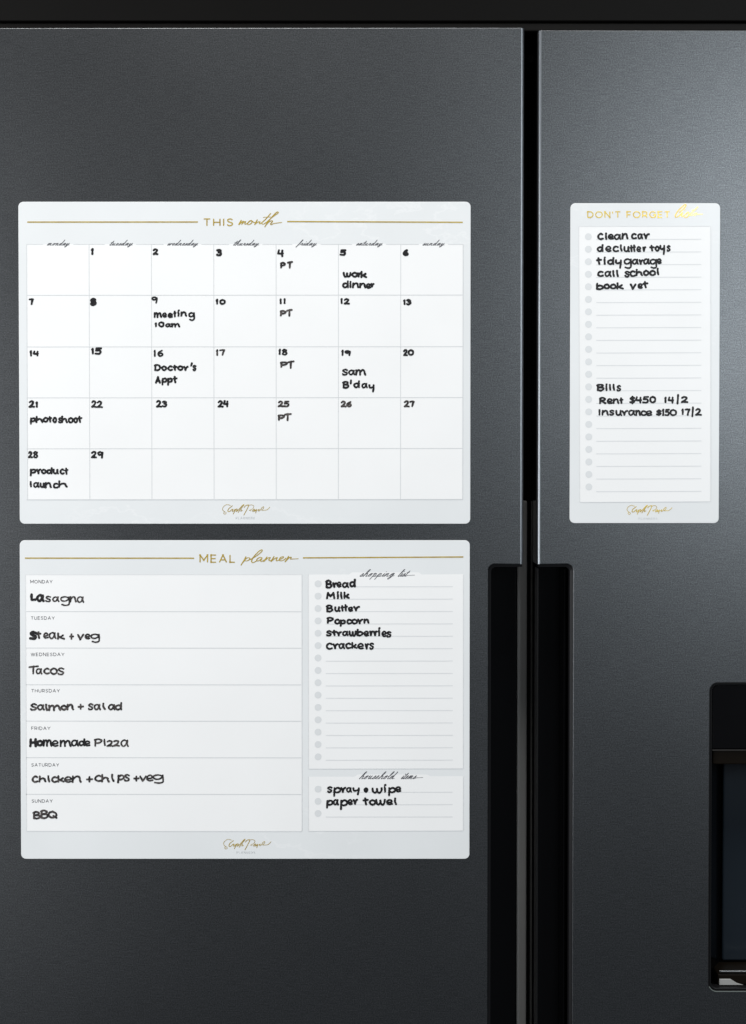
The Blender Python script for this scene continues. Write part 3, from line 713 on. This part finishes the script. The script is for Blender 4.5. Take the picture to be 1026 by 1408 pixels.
# ---- reminder list on the right door
rl = planner('reminder_list', 'narrow white reminder sheet of handwritten chores and bills on the right door', 'reminder list', (782.8, 279.3), (989.2, 280), (989, 718.6), (784.6, 720))
panel([(796, 311.6), (977.2, 311.2), (977.2, 689.4), (797.4, 690.4)], rl)
quads('panel_outline', [(795.9, 311.6, 797.3, 690.4, .9), (796.4, 311.3, 976.8, 311, .8), (977.3, 311.4, 977.3, 689.6, .9), (797.8, 690.6, 976.8, 689.6, .9)], YL, M['faint'], rl)
sans("DON'T FORGET", 807.6, 921.4, 290.4, 299.6, .68, YL, 'gold', rl, 'title_lettering', .40)
trace('title_script', 920, 276, 18.65, '270,300 400,180 434,112 392,108 240,250 160,385 190,422 260,385 345,305 345,305 320,380 350,402 420,355 490,290 505,360 455,428 385,418|405,238 412,232|505,385 600,290 740,158|600,292 540,362 580,375 640,340 705,310 700,350 650,382 700,355 860,340|590,240 700,228', .62, 'gold', rl)
dots([(809 + .04 * i, 325.4 + 17.2 * i) for i in range(21)], 4.7, rl)
quads('ruled_lines', [(820, 329.3 + 17.33 * i, 964.5, 328.9 + 17.33 * i, 1.0) for i in range(21)], YL, M['faint'], rl)
logo(892.6, 701.2, rl, .40, .95); sans('PLANNERS', 878, 904, 711.6, 714.2, .2, YL, 'line', rl, 'signature_caption', .55)
lines([('a', 'c 62 143 48 141; l 157 190 45 138; e 194 274 58 139; a 271 370 58 141; n 371 461 50 134; c 492 568 48 133; a 571 650 52 133; r 650 733 52 131', 1.3, 'ink'),
       ('a', 'd 55 139 192 295; e 161 244 212 296; c 258 338 212 296; l 344 389 196 288; u 396 478 217 298; t 474 524 203 296; t 512 558 200 293; e 561 624 216 299; r 634 688 222 294; t 727 794 203 286; o 796 859 212 289; y 856 930 203 333; s 946 1002 203 290', 1.25, 'ink'),
       ('a', 't 45 120 362 459; i 136 172 352 458; d 188 278 358 461; y 286 374 388 508; g 398 504 372 513; a 501 594 377 459; r 590 652 387 458; a 645 735 372 458; g 731 829 377 512; e 820 888 372 450', 1.3, 'ink'),
       ('a', 'c 61 143 532 615; a 151 245 532 615; l 248 289 526 613; l 297 339 522 615; s 406 478 532 621; c 476 553 527 615; h 551 645 509 603; o 646 724 522 603; o 726 809 522 603; l 820 856 497 592', 1.3, 'ink'),
       ('a', 'b 41 143 687 782; o 141 219 697 774; o 221 304 697 774; k 306 399 682 774; v 476 563 697 778; e 576 644 692 769; t 641 714 665 759', 1.3, 'ink'),
       ('c', 'B 33 108 36 108; i 113 138 33 105; l 146 173 37 103; l 178 208 36 101; s 215 261 46 108', 1.35, 'ink'),
       ('c', 'R 57 124 157 223; e 128 184 167 224; n 183 243 170 222; t 242 279 162 221; $ 335 388 147 223; 4 385 449 152 218; 5 452 513 149 218; 0 517 575 147 215; 1 649 675 155 214; 4 683 741 153 218; / 762 788 132 225; 2 805 871 149 213', 1.25, 'ink'),
       ('c', 'I 52 78 267 325; n 82 148 275 328; s 149 198 272 328; u 207 269 275 330; r 263 324 277 328; a 322 390 272 330; n 388 439 275 330; c 437 488 277 332; e 482 544 277 332; $ 577 628 269 331; 1 629 653 265 331; 5 655 703 265 331; 0 702 765 267 331; 1 805 831 262 321; 7 837 889 262 328; / 896 924 242 341; 2 932 993 259 328', 1.2, 'ink')], rl)
